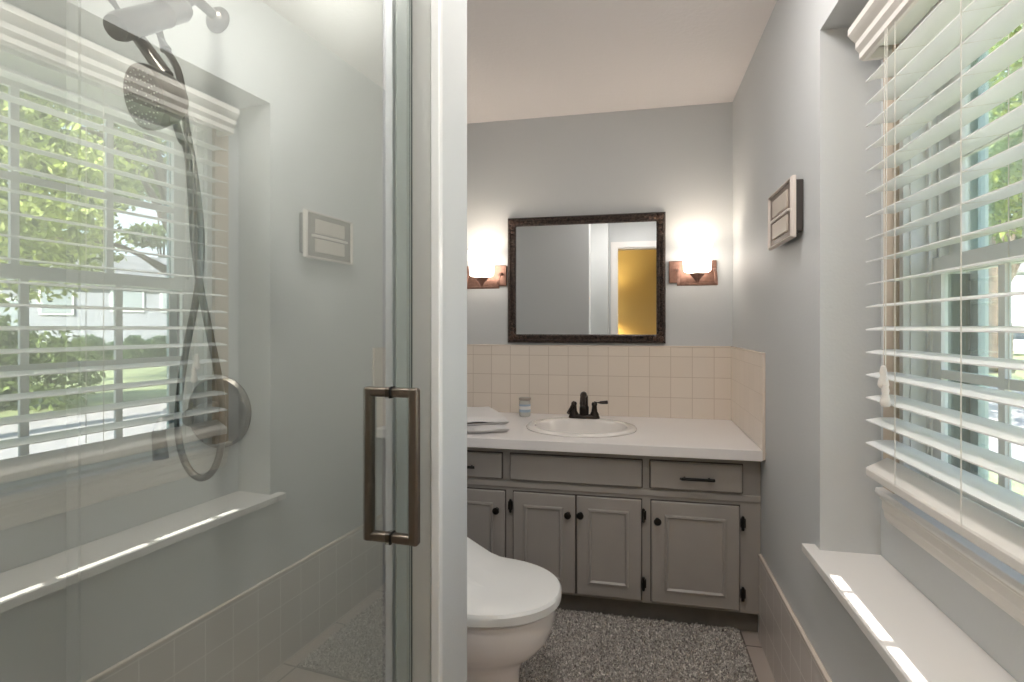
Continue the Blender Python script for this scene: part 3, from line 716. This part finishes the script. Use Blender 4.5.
# ================================================================ added ceiling fill lamps outside the frame, hall lamp
for LX, LY, LH, LMAT, LLAB in ((0.07, 1.44, HC+.052, 'fill_bowl', 'added flush round fill lamp on the ceiling just above the view between partition and window niche'), (0.04, 0.42, HC+.052, 'fill_bowl_back', 'added flush bowl fill lamp by the doorway behind the view')):
  cl = thing('added_ceiling_lamp', LLAB, 'light', (LX, LY, HC))
  bm = bmesh.new()
  if LH == HC: lathe(bm, [(.07, 0), (.07, -.012), (.015, -.022), (.010, -.060), (.030, -.064)], (LX, LY, HC), n=28)
  else: lathe(bm, [(.166, 0), (.166, -.010), (.156, -.013)], (LX, LY, HC), n=36)
  rel(cl, bm_obj('canopy', bm, 'nickel', sm=True))
  bm = bmesh.new(); lathe(bm, [(.150, -.062), (.155, -.068), (.145, -.090), (.105, -.106), (.05, -.112), (.001, -.114)], (LX, LY, LH), n=36, cap=False); rel(cl, bm_obj('bowl', bm, LMAT, sm=True))
sl = thing('added_shower_lamp', 'added round flush fill lamp inside the shower', 'light', (-0.98, .42, HC))  # added unseen lamp that brightens the shower
bm = bmesh.new(); lathe(bm, [(.165, 0), (.165, -.010), (.14, -.014)], (-.98, .42, HC), n=32, cap=False); rel(sl, bm_obj('trim_ring', bm, 'white', sm=True))
bm = bmesh.new(); lathe(bm, [(.142, -.010), (.001, -.010)], (-.98, .42, HC), n=32); rel(sl, bm_obj('lens', bm, 'fill_lens', sm=True))
fl_ = thing('floor_lamp', 'lit floor lamp in the yellow hall beyond the doorway', 'lamp', (-0.33, -1.20, 0))
bm = bmesh.new(); lathe(bm, [(.12, 0), (.12, .015), (.02, .025)], (-.33, -1.20, 0), n=28); rel(fl_, bm_obj('base', bm, 'bronze', sm=True))
bm = bmesh.new(); tube(bm, [(-.33, -1.20, .02), (-.33, -1.20, 1.46)], .010, 12); rel(fl_, bm_obj('pole', bm, 'bronze', sm=True))
bm = bmesh.new(); lathe(bm, [(.13, 1.40), (.09, 1.62)], (-.33, -1.20, 0), n=28, cap=False); rel(fl_, bm_obj('lamp_shade', bm, mat('lamp_fabric', (.8, .7, .5), .8, emit=(1, .8, .45), estr=1.5), sm=True))

# ================================================================ OUTSIDE
GZ = -0.45
def plane(name, x0, x1, y0, y1, z, m):
    return struct(boxes(name, [(x0, x1, y0, y1, z-.2, z)], m))
M['grass'] = mat('lawn_grass', (0.36, 0.39, 0.20), 0.9, noise=0.35, nscale=1.2, bump=.5, bscale=40)
M['road'] = mat('pale_concrete', (0.52, 0.47, 0.47), 0.8, noise=0.08, nscale=2)
plane('ground_lawn', .84, 120, -60, 160, GZ, 'grass')
plane('ground_road', 4.5, 10.8, -60, 120, GZ+.02, 'road')
def pol(phi, R): a = math.radians(phi); return (R*math.sin(a), R*math.cos(a))

M['bark'] = mat('bark', (0.11, 0.085, 0.065), 0.9, noise=.4, nscale=8, bump=.8, bscale=20)
M['leafA'] = leaf_mat('leaf_bright', (0.05, 0.085, 0.015), (0.62, 0.68, 0.22))
M['leafB'] = leaf_mat('leaf_deep', (0.05, 0.08, 0.025), (0.42, 0.50, 0.20))
M['leafC'] = leaf_mat('leaf_pale', (0.22, 0.31, 0.16), (0.55, 0.63, 0.36))
def leaves(centers, radii, N, size, seed):
    rs = np.random.RandomState(seed); out = []
    per = N//len(centers)
    for (c, r) in zip(centers, radii):
        d = rs.normal(size=(per, 3)); d /= np.linalg.norm(d, axis=1)[:, None]
        rad = rs.uniform(.35, 1, (per, 1))**.6
        p = np.array(c)+d*rad*np.array(r)
        a = rs.normal(size=(per, 3)); a /= np.linalg.norm(a, axis=1)[:, None]
        b = np.cross(a, rs.normal(size=(per, 3))); b /= np.linalg.norm(b, axis=1)[:, None]
        s = rs.uniform(.5, 1.2, (per, 1))*size
        out.append(np.stack([p-a*s, p-b*s*.45, p+a*s, p+b*s*.45], 1))
    return np.concatenate(out)
def tree(name, phi, R, h, trunk_h, spread, lm, label, N=9000, size=.12, seed=1, lowc=0.0, group=None, tr=.22):
    x, y = pol(phi, R); t = thing(name, label, 'tree', (x, y, GZ), group=group)
    rnd = random.Random(seed)
    bm = bmesh.new(); tube(bm, spline([(x, y, GZ-.1), (x+.05, y, GZ+trunk_h*.5), (x-.08, y+.05, GZ+trunk_h), (x, y, GZ+h*.85)], 4), [tr*1.25]*2+[tr]*4+[tr*.8]*4+[tr*.3]*3, 12)
    rel(t, bm_obj('trunk', bm, 'bark', sm=True))
    cs, rd = [], []; bmb = bmesh.new()
    for k in range(11):
        a = rnd.uniform(0, 2*PI); q = rnd.uniform(.25, .8)*spread; zz = GZ+trunk_h+lowc+rnd.uniform(0.05, 1)*(h-trunk_h-lowc)
        c = (x+q*math.cos(a), y+q*math.sin(a), zz); cs.append(c); r_ = spread*rnd.uniform(.34, .52); rd.append((r_, r_, r_*.62))
        tube(bmb, spline([(x, y, GZ+trunk_h*.8+(zz-GZ-trunk_h)*.2), ((x+c[0])/2, (y+c[1])/2, zz-.2), c], 4), [.09*tr/.22]*3+[.05*tr/.22]*3+[.02]*3, 6)
    rel(t, bm_obj('branches', bmb, 'bark', sm=True))
    cr_ = quads('crown', leaves(cs, rd, N, size, seed), M[lm], t)
    return t
tree('leafy_tree', 67, 10, 7.5, 2.4, 3.6, 'leafA', 'nearest bright green tree, at the far left edge of the glass reflection', 14000, .085, 1)
tree('leafy_tree', 46.5, 12.5, 8.5, 3.0, 4.0, 'leafA', 'bright green tree filling the upper window in the glass reflection', 16000, .09, 2)
tree('leafy_tree', 62, 19.5, 9.0, 3.2, 3.4, 'leafB', 'deep green tree across the road behind the dark rounded bush', 12000, .11, 3)
tree('leafy_tree', 34, 15, 8.5, 3.4, 3.6, 'leafC', 'pale green tree just outside the window above the road', 14000, .09, 4)
tree('leafy_tree', 22, 19, 10, 3.6, 4.2, 'leafA', 'broad green tree seen past the window frame over the lawn', 11000, .13, 5)
tree('leafy_tree', 28.7, 27, 10, 3.0, 3.0, 'leafB', 'tree with a thick dark trunk on the lawn beyond the road', 8000, .16, 6, tr=.42)
tree('leafy_tree', 64.5, 26, 12, 3.6, 4.5, 'leafB', 'tall deep green tree far back on the lawn left of the grey house', 10000, .17, 7)
for i, (p_, r_) in enumerate([(20, 72), (29, 72), (38, 66), (47, 66), (56, 66), (65, 66), (74, 60), (24.5, 88), (33.5, 86), (42.5, 82), (51.5, 82), (60.5, 82), (69.5, 80)]):
    tree('distant_tree', p_, r_, 17+3*(i % 3), 2.0, 5.4, ('leafB', 'leafA')[i % 2], 'tall tree in the row closing the view behind the houses', 4600, .5, 20+i, group='row of tall trees behind the houses', tr=.3)

def house(name, phi, R, w, dpt, h, rot, wm_, label, trimm, wins):
    x, y = pol(phi, R); t = thing(name, label, 'house', (x, y, GZ), rot)
    def add(o): o.parent = t; return o
    add(boxes('walls', [(-w/2, w/2, -dpt/2, dpt/2, -.05, h)], wm_))
    bm = bmesh.new(); prism(bm, [(-dpt/2-.4, h-.15), (0, h+1.8), (dpt/2+.4, h-.15), (dpt/2+.4, h), (0, h+2.0), (-dpt/2-.4, h)], 'x', -w/2-.4, w/2+.4)
    add(bm_obj('roof', bm, mat('roof_shingle_'+name, (.22, .21, .21), .9, noise=.2, nscale=3)))
    for (wx, wz, ww, wh) in wins:
        f = add(boxes('window', [(wx-ww/2-.1, wx+ww/2+.1, -dpt/2-.08, -dpt/2, wz-.1, wz+wh+.1)], trimm))
        p = boxes('pane', [(wx-ww/2, wx+ww/2, -dpt/2-.10, -dpt/2-.08, wz, wz+wh)], mat('house_pane', (.35, .38, .40), .1)); p.parent = f
    return t
trimm = mat('house_trim', (.80, .80, .80), .6)
siding = tile_mat('grey_siding', (.36, .36, .40), (.28, .28, .31), (0, 2), 50, .2, (25, 0), .012, .7, .02)
siding2 = tile_mat('white_siding', (.74, .74, .74), (.6, .6, .6), (0, 2), 50, .2, (25, 0), .012, .7, .02)
house('grey_house', 54.5, 40, 12, 8, 4.0, -math.radians(54.5), siding, 'grey sided house with white framed windows behind the lawn in the reflection', trimm, [(-2.6, 2.6, .8, 1.0), (-.6, 2.6, 1.3, 1.1), (2.4, 2.4, 1.2, 1.2), (4.4, 1.0, 1.0, 2.0)])
house('white_house', 28.6, 56, 12, 8, 5.6, -math.radians(28.6), siding2, 'white sided house seen small past the tree trunk through the window', trimm, [(-4.2, 2.9, .9, 1.3), (-2.2, 2.9, .9, 1.3), (0, 2.9, 1.2, 1.3), (2.4, 2.9, .9, 1.3), (4.4, 2.9, .9, 1.3), (0, .5, 1.2, 1.5)])

def car(phi, R, rot, col, label):
    x, y = pol(phi, R); t = thing('parked_car', label, 'car', (x, y, GZ), rot)
    bm = bmesh.new(); prism(bm, [(-2.2, .3), (2.2, .3), (2.25, .75), (1.6, .95), (-2.1, .95), (-2.25, .7)], 'x', -.85, .85)
    bmesh.ops.rotate(bm, verts=bm.verts, cent=(0, 0, 0), matrix=Matrix.Rotation(PI/2, 3, 'Z'))
    o = bm_obj('car_body', bm, col, bevel=.05); o.parent = t
    bm = bmesh.new(); loft(bm, [[(-1.9, -.8, .94), (1.3, -.8, .94), (1.3, .8, .94), (-1.9, .8, .94)], [(-1.5, -.65, 1.45), (.6, -.65, 1.45), (.6, .65, 1.45), (-1.5, .65, 1.45)]])
    o = bm_obj('cabin', bm, mat('car_window', (.06, .07, .08), .1)); o.parent = t
    for wx in (-1.4, 1.35):
        for wy in (-.86, .66):
            bm = bmesh.new(); lathe(bm, [(.2, 0), (.32, .01), (.32, .19), (.2, .2)], (wx, wy, .32), (0, 1, 0), 20); o = bm_obj('wheel', bm, mat('tyre', (.03, .03, .03), .8)); o.parent = t
car(29.3, 44, .5, mat('car_white', (.75, .75, .76), .25), 'white parked car beyond the lawn seen through the lower window')
car(27.6, 47, .5, mat('car_dark', (.10, .11, .13), .25), 'dark parked car beyond the lawn seen through the lower window')

def shrub(phi, R, rx, h, lm, label, seed, N=2600, size=.12, group=None):
    x, y = pol(phi, R); rnd = random.Random(seed)
    cs = [(x+rnd.uniform(-.5, .5)*rx, y+rnd.uniform(-.5, .5)*rx, GZ+h*rnd.uniform(.35, .6)) for _ in range(5)]
    t = thing('garden_shrub', label, 'shrub', (x, y, GZ), group=group)
    bm = bmesh.new()
    for c in cs: tube(bm, [(x, y, GZ-.05), c], [.04, .015], 6)
    rel(t, bm_obj('stems', bm, 'bark'))
    quads('foliage', leaves(cs, [(rx*.6, rx*.6, h*.45)]*5, N, size, seed), M[lm], t)
for i, (p_, r_, rx, h, lm) in enumerate([(63, 30, 2.2, 1.9, 'leafB'), (60, 31, 2.0, 1.6, 'leafB'), (57.6, 33, 1.6, 1.1, 'leafB'), (56, 33.5, 1.5, 1.3, 'leafC'), (54.5, 33, 1.4, 1.0, 'leafC'), (53, 33.5, 1.5, 1.3, 'leafC'), (51.5, 34, 1.5, 1.2, 'leafC'), (49.5, 34, 1.7, 1.5, 'leafB'), (47, 35, 1.8, 1.8, 'leafB')]):
    shrub(p_, r_-1.5, rx*.5, h, lm, 'rounded shrub in the bed along the front of the grey house', 50+i, group='shrubs in the bed before the grey house')
shrub(61, 14.5, 1.5, 2.0, 'leafB', 'large dark rounded bush near the road at the left of the glass reflection', 77, 6000, .10)
